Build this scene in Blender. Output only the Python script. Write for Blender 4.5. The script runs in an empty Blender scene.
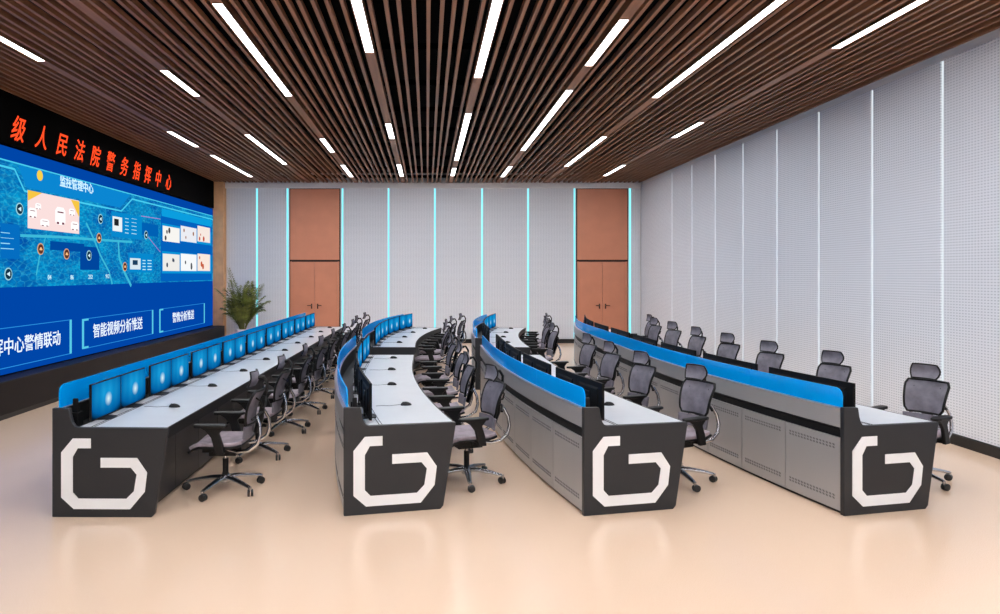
import bpy, bmesh, math, random
from mathutils import Vector, Matrix
random.seed(7)
PI = math.pi
SC = bpy.context.scene
COL = SC.collection
CAM_H = 2.05
ROOM_L, ROOM_R, BACK, REAR = -6.32, 6.38, 20.8, -5.5
SLAT_Z = 4.76
TOP_Z = 5.05

# ------------------------------------------------------------------ materials
def nm(name):
    m = bpy.data.materials.new(name); m.use_nodes = True
    return m, m.node_tree.nodes, m.node_tree.links, m.node_tree.nodes['Principled BSDF']

def lin(c):
    return tuple(((v/255)/12.92 if v/255 <= .04045 else (((v/255)+.055)/1.055)**2.4) for v in c)

def mat(name, rgb, rough=.5, metal=0, spec=.5, coat=0, bump=0, bscale=200, var=0, emit=None, estr=0):
    m, N, L, b = nm(name)
    c = lin(rgb)
    b.inputs['Base Color'].default_value = (*c, 1)
    b.inputs['Roughness'].default_value = rough
    b.inputs['Metallic'].default_value = metal
    b.inputs['Specular IOR Level'].default_value = spec
    b.inputs['Coat Weight'].default_value = coat
    if emit:
        b.inputs['Emission Color'].default_value = (*lin(emit), 1)
        b.inputs['Emission Strength'].default_value = estr
    if bump or var:
        tc = N.new('ShaderNodeTexCoord'); no = N.new('ShaderNodeTexNoise')
        no.inputs['Scale'].default_value = bscale
        L.new(tc.outputs['Object'], no.inputs['Vector'])
        if bump:
            bp = N.new('ShaderNodeBump'); bp.inputs['Strength'].default_value = bump; bp.inputs['Distance'].default_value = .002
            L.new(no.outputs['Fac'], bp.inputs['Height']); L.new(bp.outputs['Normal'], b.inputs['Normal'])
        if var:
            r = N.new('ShaderNodeValToRGB')
            r.color_ramp.elements[0].position = .3; r.color_ramp.elements[1].position = .7
            r.color_ramp.elements[0].color = (*[v*(1-var) for v in c], 1)
            r.color_ramp.elements[1].color = (*[min(1, v*(1+var)) for v in c], 1)
            L.new(no.outputs['Fac'], r.inputs['Fac']); L.new(r.outputs['Color'], b.inputs['Base Color'])
    return m

def emis(name, rgb, s):
    m, N, L, b = nm(name)
    N.remove(b)
    e = N.new('ShaderNodeEmission'); e.inputs['Color'].default_value = (*lin(rgb), 1); e.inputs['Strength'].default_value = s
    L.new(e.outputs[0], N['Material Output'].inputs['Surface'])
    return m

M = {}
M['charcoal'] = mat('charcoal powder coat', (30, 32, 36), .45, spec=.35, bump=.1, bscale=400)
M['black'] = mat('black plastic', (7, 7, 8), .5, spec=.25)
M['blackgloss'] = mat('black gloss', (2, 1, 1), .85, spec=.04)
M['matt'] = mat('matt black monitor shell', (9, 9, 10), .7, spec=.15)
M['grey'] = mat('silver grey lacquer', (150, 150, 152), .35, metal=.35, bump=.03, bscale=300)
M['vent'] = mat('vent shadow slots', (96, 96, 99), .7)
M['white_top'] = mat('white laminate', (224, 228, 232), .28, var=.02, bscale=6)
M['logo'] = mat('logo white', (232, 235, 238), .45)
M['chrome'] = mat('chrome', (180, 181, 186), .2, metal=1)
M['alu'] = mat('aluminium', (190, 192, 196), .3, metal=.8)
M['door'] = mat('terracotta door laminate', (196, 128, 98), .5, var=.04, bscale=3)
M['tan'] = mat('tan wood veneer', (212, 162, 116), .5, var=.1, bscale=5)
M['cove'] = mat('white cove paint', (225, 225, 225), .7)
M['skirt'] = mat('black skirting', (12, 12, 12), .35)
M['plinth'] = mat('dark bronze plinth', (24, 19, 18), .5, spec=.2, var=.15, bscale=2)
M['void'] = mat('black void paint', (1, 1, 1), .95, spec=.05)
M['lamp'] = emis('lamp diffuser', (250, 251, 255), 47)
M['cyan'] = emis('cyan led', (130, 232, 246), 1.35)
M['pale'] = emis('pale led', (230, 238, 244), .9)
M['pot'] = mat('white ceramic pot', (225, 228, 232), .3)
M['soil'] = mat('potting soil', (50, 36, 26), .95, bump=.6, bscale=60)
M['stem'] = mat('palm stem', (92, 96, 48), .6, var=.2, bscale=30)
M['rubber'] = mat('caster rubber', (12, 12, 13), .5)
M['handle'] = mat('dark bronze handle', (70, 48, 38), .35, metal=.6)
M['gap'] = mat('shadow gap', (40, 24, 18), .8)
M['cable'] = mat('grey cable', (120, 122, 126), .5)
M['frosted'] = mat('white rear wall paint', (225, 224, 222), .7)

def leafmat():
    m, N, L, b = nm('palm leaf')
    tc = N.new('ShaderNodeTexCoord'); no = N.new('ShaderNodeTexNoise'); no.inputs['Scale'].default_value = 4
    r = N.new('ShaderNodeValToRGB')
    r.color_ramp.elements[0].position = .35; r.color_ramp.elements[1].position = .65
    r.color_ramp.elements[0].color = (*lin((44, 58, 24)), 1); r.color_ramp.elements[1].color = (*lin((128, 142, 62)), 1)
    L.new(tc.outputs['Object'], no.inputs['Vector']); L.new(no.outputs['Fac'], r.inputs['Fac']); L.new(r.outputs['Color'], b.inputs['Base Color'])
    b.inputs['Roughness'].default_value = .55
    return m
M['leaf'] = leafmat()

def glassmat():
    m, N, L, b = nm('blue acrylic')
    b.inputs['Base Color'].default_value = (*lin((0, 172, 240)), 1)
    b.inputs['Roughness'].default_value = .12
    t = N.new('ShaderNodeBsdfTranslucent'); t.inputs['Color'].default_value = (*lin((20, 205, 255)), 1)
    mx = N.new('ShaderNodeMixShader'); mx.inputs[0].default_value = .45
    tr = N.new('ShaderNodeBsdfTransparent'); tr.inputs['Color'].default_value = (*lin((40, 190, 250)), 1)
    m2 = N.new('ShaderNodeMixShader'); m2.inputs[0].default_value = .12
    L.new(b.outputs[0], mx.inputs[1]); L.new(t.outputs[0], mx.inputs[2])
    L.new(mx.outputs[0], m2.inputs[1]); L.new(tr.outputs[0], m2.inputs[2])
    L.new(m2.outputs[0], N['Material Output'].inputs['Surface'])
    return m
M['glass'] = glassmat()

def meshfab(name, c0, transp):
    m, N, L, b = nm(name)
    b.inputs['Roughness'].default_value = .55
    tc = N.new('ShaderNodeTexCoord')
    w = N.new('ShaderNodeTexNoise'); w.inputs['Scale'].default_value = 9; w.inputs['Detail'].default_value = 3
    r = N.new('ShaderNodeValToRGB')
    c = lin(c0)
    r.color_ramp.elements[0].position = .35; r.color_ramp.elements[1].position = .68
    r.color_ramp.elements[0].color = (*[v*.72 for v in c], 1); r.color_ramp.elements[1].color = (*[v*1.25 for v in c], 1)
    L.new(tc.outputs['Object'], w.inputs['Vector']); L.new(w.outputs['Fac'], r.inputs['Fac']); L.new(r.outputs['Color'], b.inputs['Base Color'])
    ck = N.new('ShaderNodeTexWave'); ck.inputs['Scale'].default_value = 40
    L.new(tc.outputs['Object'], ck.inputs['Vector'])
    bp = N.new('ShaderNodeBump'); bp.inputs['Strength'].default_value = .25; bp.inputs['Distance'].default_value = .002
    L.new(ck.outputs['Fac'], bp.inputs['Height']); L.new(bp.outputs['Normal'], b.inputs['Normal'])
    if transp:
        tr = N.new('ShaderNodeBsdfTransparent'); mx = N.new('ShaderNodeMixShader'); mx.inputs[0].default_value = transp
        L.new(b.outputs[0], mx.inputs[1]); L.new(tr.outputs[0], mx.inputs[2]); L.new(mx.outputs[0], N['Material Output'].inputs['Surface'])
    return m
M['net'] = meshfab('grey mesh upholstery', (108, 104, 114), .15)
M['seatfab'] = meshfab('mauve grey seat mesh', (138, 126, 134), 0)

def floormat():
    m, N, L, b = nm('polished beige terrazzo')
    tc = N.new('ShaderNodeTexCoord')
    n1 = N.new('ShaderNodeTexNoise'); n1.inputs['Scale'].default_value = 170; n1.inputs['Detail'].default_value = 4
    n2 = N.new('ShaderNodeTexNoise'); n2.inputs['Scale'].default_value = .5
    r = N.new('ShaderNodeValToRGB')
    r.color_ramp.elements[0].position = .3; r.color_ramp.elements[1].position = .7
    r.color_ramp.elements[0].color = (*lin((226, 193, 164)), 1); r.color_ramp.elements[1].color = (*lin((240, 213, 187)), 1)
    L.new(tc.outputs['Object'], n1.inputs['Vector']); L.new(tc.outputs['Object'], n2.inputs['Vector'])
    L.new(n1.outputs['Fac'], r.inputs['Fac']); L.new(r.outputs['Color'], b.inputs['Base Color'])
    rr = N.new('ShaderNodeMapRange'); rr.inputs['To Min'].default_value = .18; rr.inputs['To Max'].default_value = .23
    L.new(n1.outputs['Fac'], rr.inputs['Value']); L.new(rr.outputs[0], b.inputs['Roughness'])
    b.inputs['Specular IOR Level'].default_value = .5
    return m
M['floor'] = floormat()

def slatmat():
    m, N, L, b = nm('walnut slat')
    tc = N.new('ShaderNodeTexCoord'); mp = N.new('ShaderNodeMapping'); mp.inputs['Scale'].default_value = (14, .5, 14)
    n = N.new('ShaderNodeTexNoise'); n.inputs['Scale'].default_value = 1.5; n.inputs['Detail'].default_value = 4
    r = N.new('ShaderNodeValToRGB')
    r.color_ramp.elements[0].position = .3; r.color_ramp.elements[1].position = .7
    r.color_ramp.elements[0].color = (*lin((112, 72, 46)), 1); r.color_ramp.elements[1].color = (*lin((140, 95, 65)), 1)
    L.new(tc.outputs['Object'], mp.inputs['Vector']); L.new(mp.outputs[0], n.inputs['Vector']); L.new(n.outputs['Fac'], r.inputs['Fac'])
    L.new(r.outputs['Color'], b.inputs['Base Color']); b.inputs['Roughness'].default_value = .5
    return m
M['slat'] = slatmat()

def perfmat(name, axis):
    """off-white perforated acoustic panel: rows of short dark slots"""
    m, N, L, b = nm(name)
    geo = N.new('ShaderNodeNewGeometry'); sp = N.new('ShaderNodeSeparateXYZ')
    L.new(geo.outputs['Position'], sp.inputs[0])
    def mth(op, a, v=None, v2=None):
        n = N.new('ShaderNodeMath'); n.operation = op
        if hasattr(a, 'node'): L.new(a, n.inputs[0])
        else: n.inputs[0].default_value = a
        if v is not None:
            if hasattr(v, 'node'): L.new(v, n.inputs[1])
            else: n.inputs[1].default_value = v
        return n.outputs[0]
    h = sp.outputs['X'] if axis == 'X' else sp.outputs['Y']
    z = sp.outputs['Z']
    ph, pz = .047, .034
    hz = mth('FRACT', mth('DIVIDE', h, ph)); zz = mth('FRACT', mth('DIVIDE', z, pz))
    a = mth('LESS_THAN', mth('ABSOLUTE', mth('SUBTRACT', hz, .5)), .27)
    c = mth('LESS_THAN', mth('ABSOLUTE', mth('SUBTRACT', zz, .5)), .2)
    s = mth('MULTIPLY', a, c)
    mx = N.new('ShaderNodeMix'); mx.data_type = 'RGBA'
    mx.inputs['A'].default_value = (*lin((222, 226, 232)), 1); mx.inputs['B'].default_value = (*lin((182, 187, 196)), 1)
    L.new(s, mx.inputs['Factor']); L.new(mx.outputs['Result'], b.inputs['Base Color'])
    b.inputs['Roughness'].default_value = .55
    return m
M['perfX'] = perfmat('perforated acoustic panel back', 'X')
M['perfY'] = perfmat('perforated acoustic panel side', 'Y')

def monmat():
    """desktop wallpaper: blue glow with a pale flare, darker edges (the picture on the display)"""
    m, N, L, b = nm('monitor picture')
    N.remove(b)
    tc = N.new('ShaderNodeTexCoord')
    def blob(cx, cz, sx, sz, rot=0):
        mp = N.new('ShaderNodeMapping'); mp.vector_type = 'POINT'
        mp.inputs['Location'].default_value = (0, -cx/sx, -cz/sz); mp.inputs['Scale'].default_value = (0, 1/sx, 1/sz)
        g = N.new('ShaderNodeTexGradient'); g.gradient_type = 'SPHERICAL'
        L.new(tc.outputs['Generated'], mp.inputs['Vector']); L.new(mp.outputs[0], g.inputs['Vector'])
        return g.outputs['Fac']
    big = blob(.5, .66, .80, .78); core = blob(.56, .45, .13, .22)
    r = N.new('ShaderNodeValToRGB'); e = r.color_ramp.elements
    e[0].position = 0; e[0].color = (*lin((0, 18, 40)), 1); e[1].position = .85; e[1].color = (*lin((16, 150, 214)), 1)
    x = r.color_ramp.elements.new(.22); x.color = (*lin((0, 96, 165)), 1)
    L.new(big, r.inputs['Fac'])
    w = N.new('ShaderNodeTexWave'); w.inputs['Scale'].default_value = 1.3; w.inputs['Distortion'].default_value = 1.5; w.bands_direction = 'Y'
    L.new(tc.outputs['Generated'], w.inputs['Vector'])
    m1 = N.new('ShaderNodeMix'); m1.data_type = 'RGBA'; m1.blend_type = 'ADD'
    mm = N.new('ShaderNodeMath'); mm.operation = 'MULTIPLY'; L.new(w.outputs['Fac'], mm.inputs[0]); L.new(big, mm.inputs[1])
    m3 = N.new('ShaderNodeMath'); m3.operation = 'MULTIPLY'; L.new(mm.outputs[0], m3.inputs[0]); m3.inputs[1].default_value = .07
    L.new(m3.outputs[0], m1.inputs['Factor']); L.new(r.outputs['Color'], m1.inputs['A']); m1.inputs['B'].default_value = (.1, .7, .8, 1)
    m2 = N.new('ShaderNodeMix'); m2.data_type = 'RGBA'
    L.new(core, m2.inputs['Factor']); L.new(m1.outputs['Result'], m2.inputs['A']); m2.inputs['B'].default_value = (.75, .95, 1, 1)
    em = N.new('ShaderNodeEmission'); em.inputs['Strength'].default_value = .85
    L.new(m2.outputs['Result'], em.inputs['Color']); L.new(em.outputs[0], N['Material Output'].inputs['Surface'])
    return m
M['monitor'] = monmat()

def mapmat():
    """the city map shown on the video wall"""
    m, N, L, b = nm('city map picture')
    N.remove(b)
    geo = N.new('ShaderNodeNewGeometry'); mp = N.new('ShaderNodeMapping')
    mp.inputs['Scale'].default_value = (0, 3.2, 7.5); mp.inputs['Rotation'].default_value = (.12, 0, 0)
    L.new(geo.outputs['Position'], mp.inputs['Vector'])
    v = N.new('ShaderNodeTexVoronoi'); v.feature = 'DISTANCE_TO_EDGE'; v.inputs['Scale'].default_value = 1.6
    v2 = N.new('ShaderNodeTexVoronoi'); v2.distance = 'CHEBYCHEV'; v2.inputs['Scale'].default_value = 3.2
    n = N.new('ShaderNodeTexNoise'); n.inputs['Scale'].default_value = .3; n.inputs['Detail'].default_value = 4
    for q in (v, v2, n): L.new(mp.outputs[0], q.inputs['Vector'])
    r = N.new('ShaderNodeValToRGB'); e = r.color_ramp.elements
    e[0].position = .36; e[0].color = (*lin((2, 88, 172)), 1); e[1].position = .6; e[1].color = (*lin((10, 152, 204)), 1)
    L.new(n.outputs['Fac'], r.inputs['Fac'])
    r2 = N.new('ShaderNodeValToRGB'); e = r2.color_ramp.elements
    e[0].position = 0; e[0].color = (.4, .4, .4, 1); e[1].position = .08; e[1].color = (0, 0, 0, 1)
    L.new(v.outputs['Distance'], r2.inputs['Fac'])
    m1 = N.new('ShaderNodeMix'); m1.data_type = 'RGBA'
    L.new(r2.outputs['Color'], m1.inputs['Factor']); L.new(r.outputs['Color'], m1.inputs['A']); m1.inputs['B'].default_value = (*lin((60, 190, 215)), 1)
    r3 = N.new('ShaderNodeValToRGB'); e = r3.color_ramp.elements
    e[0].position = .3; e[0].color = (0, 0, 0, 1); e[1].position = .5; e[1].color = (.4, .4, .4, 1)
    L.new(v2.outputs['Distance'], r3.inputs['Fac'])
    m2 = N.new('ShaderNodeMix'); m2.data_type = 'RGBA'
    L.new(r3.outputs['Color'], m2.inputs['Factor']); L.new(m1.outputs['Result'], m2.inputs['A']); m2.inputs['B'].default_value = (*lin((2, 58, 138)), 1)
    em = N.new('ShaderNodeEmission'); em.inputs['Strength'].default_value = 1.0
    L.new(m2.outputs['Result'], em.inputs['Color']); L.new(em.outputs[0], N['Material Output'].inputs['Surface'])
    return m
M['map'] = mapmat()

# ------------------------------------------------------------------ mesh builder
class MB:
    def __init__(s): s.v = []; s.f = []; s.mi = []
    def add(s, vs, fs, mi=0):
        o = len(s.v); s.v += [tuple(v) for v in vs]; s.f += [tuple(o+i for i in f) for f in fs]; s.mi += [mi]*len(fs); return s
    def box(s, x0, y0, z0, x1, y1, z1, mi=0, mat4=None):
        vs = [(x0,y0,z0),(x1,y0,z0),(x1,y1,z0),(x0,y1,z0),(x0,y0,z1),(x1,y0,z1),(x1,y1,z1),(x0,y1,z1)]
        if mat4: vs = [mat4 @ Vector(v) for v in vs]
        return s.add(vs, [(0,3,2,1),(4,5,6,7),(0,1,5,4),(1,2,6,5),(2,3,7,6),(3,0,4,7)], mi)
    def tube(s, pts, r, n=10, mi=0, flat=1.0):
        pts = [Vector(p) for p in pts]; rs = r if isinstance(r, (list, tuple)) else [r]*len(pts)
        vs = []; up = None
        for i, p in enumerate(pts):
            t = (pts[min(i+1, len(pts)-1)] - pts[max(i-1, 0)]).normalized()
            if up is None:
                a = Vector((0,0,1)) if abs(t.z) < .9 else Vector((1,0,0))
                up = (a - t*a.dot(t)).normalized()
            else: up = (up - t*up.dot(t)).normalized()
            sd = t.cross(up)
            for k in range(n):
                an = 2*PI*k/n
                vs.append(p + (up*math.sin(an)*flat + sd*math.cos(an))*rs[i])
        fs = [tuple(range(n))[::-1], tuple((len(pts)-1)*n + k for k in range(n))]
        for i in range(len(pts)-1):
            for k in range(n):
                fs.append((i*n+k, i*n+(k+1)%n, (i+1)*n+(k+1)%n, (i+1)*n+k))
        return s.add(vs, fs, mi)
    def lathe(s, prof, c=(0,0,0), n=20, mi=0, axis='Z'):
        vs = []; fs = []
        for (r, z) in prof:
            for k in range(n):
                a = 2*PI*k/n
                if axis == 'Z': vs.append((c[0]+r*math.cos(a), c[1]+r*math.sin(a), c[2]+z))
                elif axis == 'Y': vs.append((c[0]+r*math.cos(a), c[1]+z, c[2]-r*math.sin(a)))
                else: vs.append((c[0]+z, c[1]+r*math.cos(a), c[2]+r*math.sin(a)))
        for i in range(len(prof)-1):
            for k in range(n): fs.append((i*n+k, i*n+(k+1)%n, (i+1)*n+(k+1)%n, (i+1)*n+k))
        fs.append(tuple(range(n))[::-1]); fs.append(tuple((len(prof)-1)*n+k for k in range(n)))
        return s.add(vs, fs, mi)
    def sheet(s, fn, nu, nv, th, mi=0):
        """curved slab: fn(u,v)->point, thickness th along its normal"""
        P = [[Vector(fn(i/nu, j/nv)) for j in range(nv+1)] for i in range(nu+1)]
        A = []; B = []
        for i in range(nu+1):
            for j in range(nv+1):
                du = P[min(i+1,nu)][j]-P[max(i-1,0)][j]; dv = P[i][min(j+1,nv)]-P[i][max(j-1,0)]
                n = du.cross(dv).normalized()
                A.append(P[i][j]+n*th/2); B.append(P[i][j]-n*th/2)
        W = nv+1; K = len(A); fs = []
        for i in range(nu):
            for j in range(nv):
                a, b, c, d = i*W+j, (i+1)*W+j, (i+1)*W+j+1, i*W+j+1
                fs.append((a,b,c,d)); fs.append((K+d,K+c,K+b,K+a))
        for i in range(nu):
            fs.append((i*W, K+i*W, K+(i+1)*W, (i+1)*W)); fs.append((i*W+nv, (i+1)*W+nv, K+(i+1)*W+nv, K+i*W+nv))
        for j in range(nv):
            fs.append((j, j+1, K+j+1, K+j)); fs.append((nu*W+j, K+nu*W+j, K+nu*W+j+1, nu*W+j+1))
        return s.add(A+B, fs, mi)
    def build(s, name, mats, parent=None, smooth=None, bevel=0, local=None):
        me = bpy.data.meshes.new(name)
        vs = s.v
        if local is not None: vs = [tuple(Vector(v)-Vector(local)) for v in vs]
        me.from_pydata(vs, [], s.f)
        for m in (mats if isinstance(mats, (list, tuple)) else [mats]): me.materials.append(M[m] if isinstance(m, str) else m)
        me.polygons.foreach_set('material_index', s.mi)
        bm = bmesh.new(); bm.from_mesh(me); bmesh.ops.recalc_face_normals(bm, faces=bm.faces); bm.to_mesh(me); bm.free()
        if smooth:
            me.polygons.foreach_set('use_smooth', [True]*len(me.polygons)); me.set_sharp_from_angle(angle=math.radians(smooth))
        me.update()
        o = bpy.data.objects.new(name, me); COL.objects.link(o)
        if parent: o.parent = parent
        if bevel:
            b = o.modifiers.new('bevel', 'BEVEL'); b.width = bevel; b.segments = 2; b.limit_method = 'ANGLE'; b.angle_limit = .7
        return o

def empty(name, loc=(0,0,0), rz=0):
    o = bpy.data.objects.new(name, None); COL.objects.link(o); o.location = loc; o.rotation_euler = (0,0,rz); o.empty_display_size = .2
    return o
def tag(o, label=None, cat=None, group=None, kind=None):
    if label: o['label'] = label
    if cat: o['category'] = cat
    if group: o['group'] = group
    if kind: o['kind'] = kind
    return o
def copy_tree(o, kids, parent=None):
    c = o.copy(); COL.objects.link(c)
    if parent: c.parent = parent
    for k in kids.get(o.name, []): copy_tree(k, kids, c)
    return c
def kidmap(o):
    d = {}
    def rec(x):
        d[x.name] = list(x.children)
        for k in x.children: rec(k)
    rec(o); return d

ORD = ['first','second','third','fourth','fifth','sixth','seventh','eighth','ninth','tenth','eleventh','twelfth','thirteenth','fourteenth','fifteenth','sixteenth','seventeenth','eighteenth']

# ------------------------------------------------------------------ room shell
def shell(name, b, m, **k):
    o = b.build(name, m, **k); o['kind'] = 'structure'; return o
shell('floor', MB().box(ROOM_L-.2, REAR-.2, -.1, ROOM_R+.2, BACK+.2, 0), 'floor')
ceil = shell('ceiling', MB().box(ROOM_L-.2, REAR-.2, TOP_Z, ROOM_R+.2, BACK+.2, TOP_Z+.1), 'void')
# slat grid hung below the black void
LX = [-4.90, -3.50, -2.10, -.70, .70, 2.10, 3.50, 4.90]
LIGHTS = [  # (y0, y1) runs for every row of lamps
    [(6.4, 8.9), (13.3, 14.9), (15.95, 19.5)],
    [(9.3, 10.65), (13.6, 17.3)],
    [(7.0, 10.65), (14.0, 15.55), (17.4, 19.5)],
    [(4.9, 8.55), (12.6, 14.0), (17.3, 19.4)],
    [(5.2, 9.65), (11.8, 16.7), (17.9, 19.3)],
    [(7.45, 9.1), (10.3, 15.35), (17.6, 19.5)],
    [(6.3, 10.75), (13.8, 17.6)],
    [(5.2, 8.4), (12.5, 13.9), (17.4, 19.3)]]
FILL_RUNS = [(-4.4, -.4), (.4, 4.4)]  # unseen lamp runs, added and lengthened to brighten the near floor and walls
sl = MB()
y0, y1 = REAR+.05, BACK-.02
for i in range(len(LX)+1):
    a = LX[i-1] + .075 if i else ROOM_L + .04
    b = LX[i] - .075 if i < len(LX) else ROOM_R - .04
    n = max(2, round((b-a)/.132)); p = (b-a)/n
    for k in range(n):
        x = a + (k+.5)*p + random.uniform(-.026, .026)
        w = .0205
        dz = random.choice((0, 0, .004))
        sl.box(x-w, y0, SLAT_Z+dz, x+w, y1, SLAT_Z+.068)
slats = sl.build('slat_grid', 'slat', ceil)
bd = MB()
for i, x in enumerate(LX):
    runs = sorted(LIGHTS[i] + FILL_RUNS); c = y0
    for (a, b) in runs:
        bd.box(x-.06, c, SLAT_Z-.002, x+.06, a-.012, SLAT_Z+.1); c = b+.012
    bd.box(x-.06, c, SLAT_Z-.002, x+.06, y1, SLAT_Z+.1)
bd.build('infill_board', 'slat', ceil)
cr = MB()
for k in range(16):
    yy = REAR + 1 + k*1.65
    cr.box(ROOM_L+.02, yy-.03, SLAT_Z+.072, ROOM_R-.02, yy+.03, SLAT_Z+.15)
cr.build('carrier_bar', 'void', ceil)

# lamps
lampname = ['leftmost row', 'second row from the left', 'third row from the left', 'fourth row from the left', 'fourth row from the right', 'third row from the right', 'second row from the right', 'rightmost row']
for i, x in enumerate(LX):
    for j, (a, b) in enumerate(LIGHTS[i] + FILL_RUNS):
        t = empty('ceiling_light', (x, (a+b)/2, SLAT_Z))
        h = (b-a)/2
        MB().box(-.062, -h-.008, .006, .062, h+.008, .09).build('housing', 'slat', t)
        fr = MB().box(-.062, -h, -.006, -.05, h, .02).box(.05, -h, -.006, .062, h, .02).box(-.062, -h-.01, -.006, .062, -h, .02).box(-.062, h, -.006, .062, h+.01, .02)
        fr.build('frame', 'slat', t)
        MB().box(-.05, -h, -.003, .05, h, .005).build('diffuser', 'lamp', t)
        n = len(LIGHTS[i])
        if j < n:
            w = {2: ['nearer', 'farther'], 3: ['nearest', 'middle', 'farthest']}[n][j]
            ln = 'short' if b-a < 1.8 else 'long'
            tag(t, f'{ln} white strip lamp between ceiling slats, {w} in the {lampname[i]}', 'light', 'linear ceiling lights')
        else:
            tag(t, f'added strip lamp over the {"near floor" if j == n+1 else "rear of the room"}, in the {lampname[i]}', 'light', 'linear ceiling lights')

# walls
wr = shell('wall_right', MB().box(ROOM_R, REAR, 0, ROOM_R+.15, BACK, TOP_Z), 'cove')
strips = [18.15 - 1.36*k for k in range(17)] 
edges = [BACK] + strips + [REAR]
pan = MB()
for a, b in zip(edges[1:], edges[:-1]):
    pan.box(ROOM_R-.03, a+.03, .13, ROOM_R, b-.03, SLAT_Z-.08)
pan.build('acoustic_panel', 'perfY', wr)
k = 0
for y in strips:
    k += 1
    s = shell(f'trim_{k}', MB().box(ROOM_R-.012, y-.034, .13, ROOM_R-.001, y+.034, SLAT_Z-.08), 'pale')
shell('baseboard_right', MB().box(ROOM_R-.05, REAR, 0, ROOM_R, BACK-.05, .12), 'skirt')

wb = shell('wall_back', MB().box(ROOM_L, BACK, 0, ROOM_R, BACK+.15, TOP_Z), 'cove')
PXM = 700/BACK
def bx(px): return (px-427)/PXM
cy = [bx(v) for v in (257.2, 287.6, 342.6, 388.6, 434.9, 482, 528, 574.3, 629.8)]
D1 = (bx(290.5), bx(339.5)); D2 = (bx(577), bx(627))
spans = [(ROOM_L+.36, cy[0]), (cy[0], cy[1]), (cy[2], cy[3]), (cy[3], cy[4]), (cy[4], cy[5]), (cy[5], cy[6]), (cy[6], cy[7]), (cy[8], ROOM_R-.03)]
pan = MB()
for a, b in spans: pan.box(a+.03, BACK-.04, .13, b-.03, BACK, SLAT_Z-.17)
pan.build('acoustic_panel', 'perfX', wb)
for x in cy:
    k += 1
    shell(f'trim_{k}', MB().box(x-.02, BACK-.022, .13, x+.02, BACK-.003, SLAT_Z-.17), 'cyan')
k += 1
shell(f'trim_{k}', MB().box(ROOM_L+.35, BACK-.1, SLAT_Z-.17, ROOM_R-.05, BACK, SLAT_Z-.01), 'cove')
bb = MB()
for a, b in ((ROOM_L+.36, D1[0]-.03), (D1[1]+.03, D2[0]-.03), (D2[1]+.03, ROOM_R-.05)): bb.box(a, BACK-.055, 0, b, BACK, .12)
shell('baseboard_back', bb, 'skirt')
def double_door(name, x0, x1):
    o = shell(name, MB().box(x0-.03, BACK-.02, 0, x1+.03, BACK, SLAT_Z-.17), 'gap')
    zt = 2.42; m = (x0+x1)/2
    MB().box(x0, BACK-.05, zt+.05, x1, BACK-.02, SLAT_Z-.19).build('overdoor_panel', 'door', o, bevel=.004)
    MB().box(x0, BACK-.06, 0, x0+.05, BACK-.02, zt).box(x1-.05, BACK-.06, 0, x1, BACK-.02, zt).build('door_frame', 'door', o, bevel=.004)
    for a, b, s in ((x0+.055, m-.004, -1), (m+.004, x1-.055, 1)):
        lf = MB().box(a, BACK-.055, .01, b, BACK-.02, zt-.008).build('door_leaf', 'door', o, bevel=.003)
        hx = m + s*.09
        hb = MB().box(hx-.018, BACK-.066, 1.02, hx+.018, BACK-.055, 1.17)
        hb.tube([(hx, BACK-.06, 1.12), (hx, BACK-.11, 1.12), (hx+s*.03, BACK-.115, 1.12), (hx+s*.12, BACK-.115, 1.115)], .012, 8)
        hb.build('door_handle', 'handle', lf, smooth=40)
double_door('door_1', *D1); double_door('door_2', *D2)

wl = shell('wall_left', MB().box(ROOM_L-.15, REAR, 0, ROOM_L, BACK, TOP_Z), 'void')
k += 1
shell(f'trim_{k}', MB().box(ROOM_L, 20.5, 0, ROOM_L+.35, BACK, SLAT_Z-.005), 'tan', bevel=.004)
shell('wall_rear', MB().box(ROOM_L, REAR-.15, 0, ROOM_R, REAR, TOP_Z), 'frosted')

# ------------------------------------------------------------------ video wall
WX = ROOM_L + .06       # display surface plane
def wall_pt(px, py):    # measured point on the display plane -> (y, z)
    Y = -WX*700/(427-px); return Y, CAM_H - (py-274)*Y/700
EM = {}
def em(rgb, s=1.0):
    key = (rgb, s)
    if key not in EM: EM[key] = emis('screen %d %d %d' % rgb, rgb, s)
    return EM[key]
def text(body, loc, size, material, parent, shear=0, bold=0, align='CENTER', name='lettering', squash=1.0):
    cu = bpy.data.curves.new(name, 'FONT'); cu.body = body; cu.size = size; cu.align_x = align; cu.align_y = 'CENTER'
    cu.extrude = .002; cu.offset = bold; cu.shear = shear
    cu.materials.append(material)
    tmp = bpy.data.objects.new(name, cu); me = bpy.data.meshes.new_from_object(tmp)
    bpy.data.objects.remove(tmp)
    o = bpy.data.objects.new(name, me); COL.objects.link(o); o.parent = parent
    o.location = loc; o.rotation_euler = (PI/2, 0, PI/2); o.scale = (squash, 1, 1)
    return o
plinth = MB().box(ROOM_L+.004, REAR+.02, .07, ROOM_L+.40, 20.49, .54).build('screen_plinth', 'plinth', bevel=.01)
tag(plinth, 'long dark bronze plinth under the big blue video wall', 'plinth')
MB().box(ROOM_L+.004, REAR+.02, 0, ROOM_L+.37, 20.49, .07).build('kickboard', 'skirt', plinth)

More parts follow.
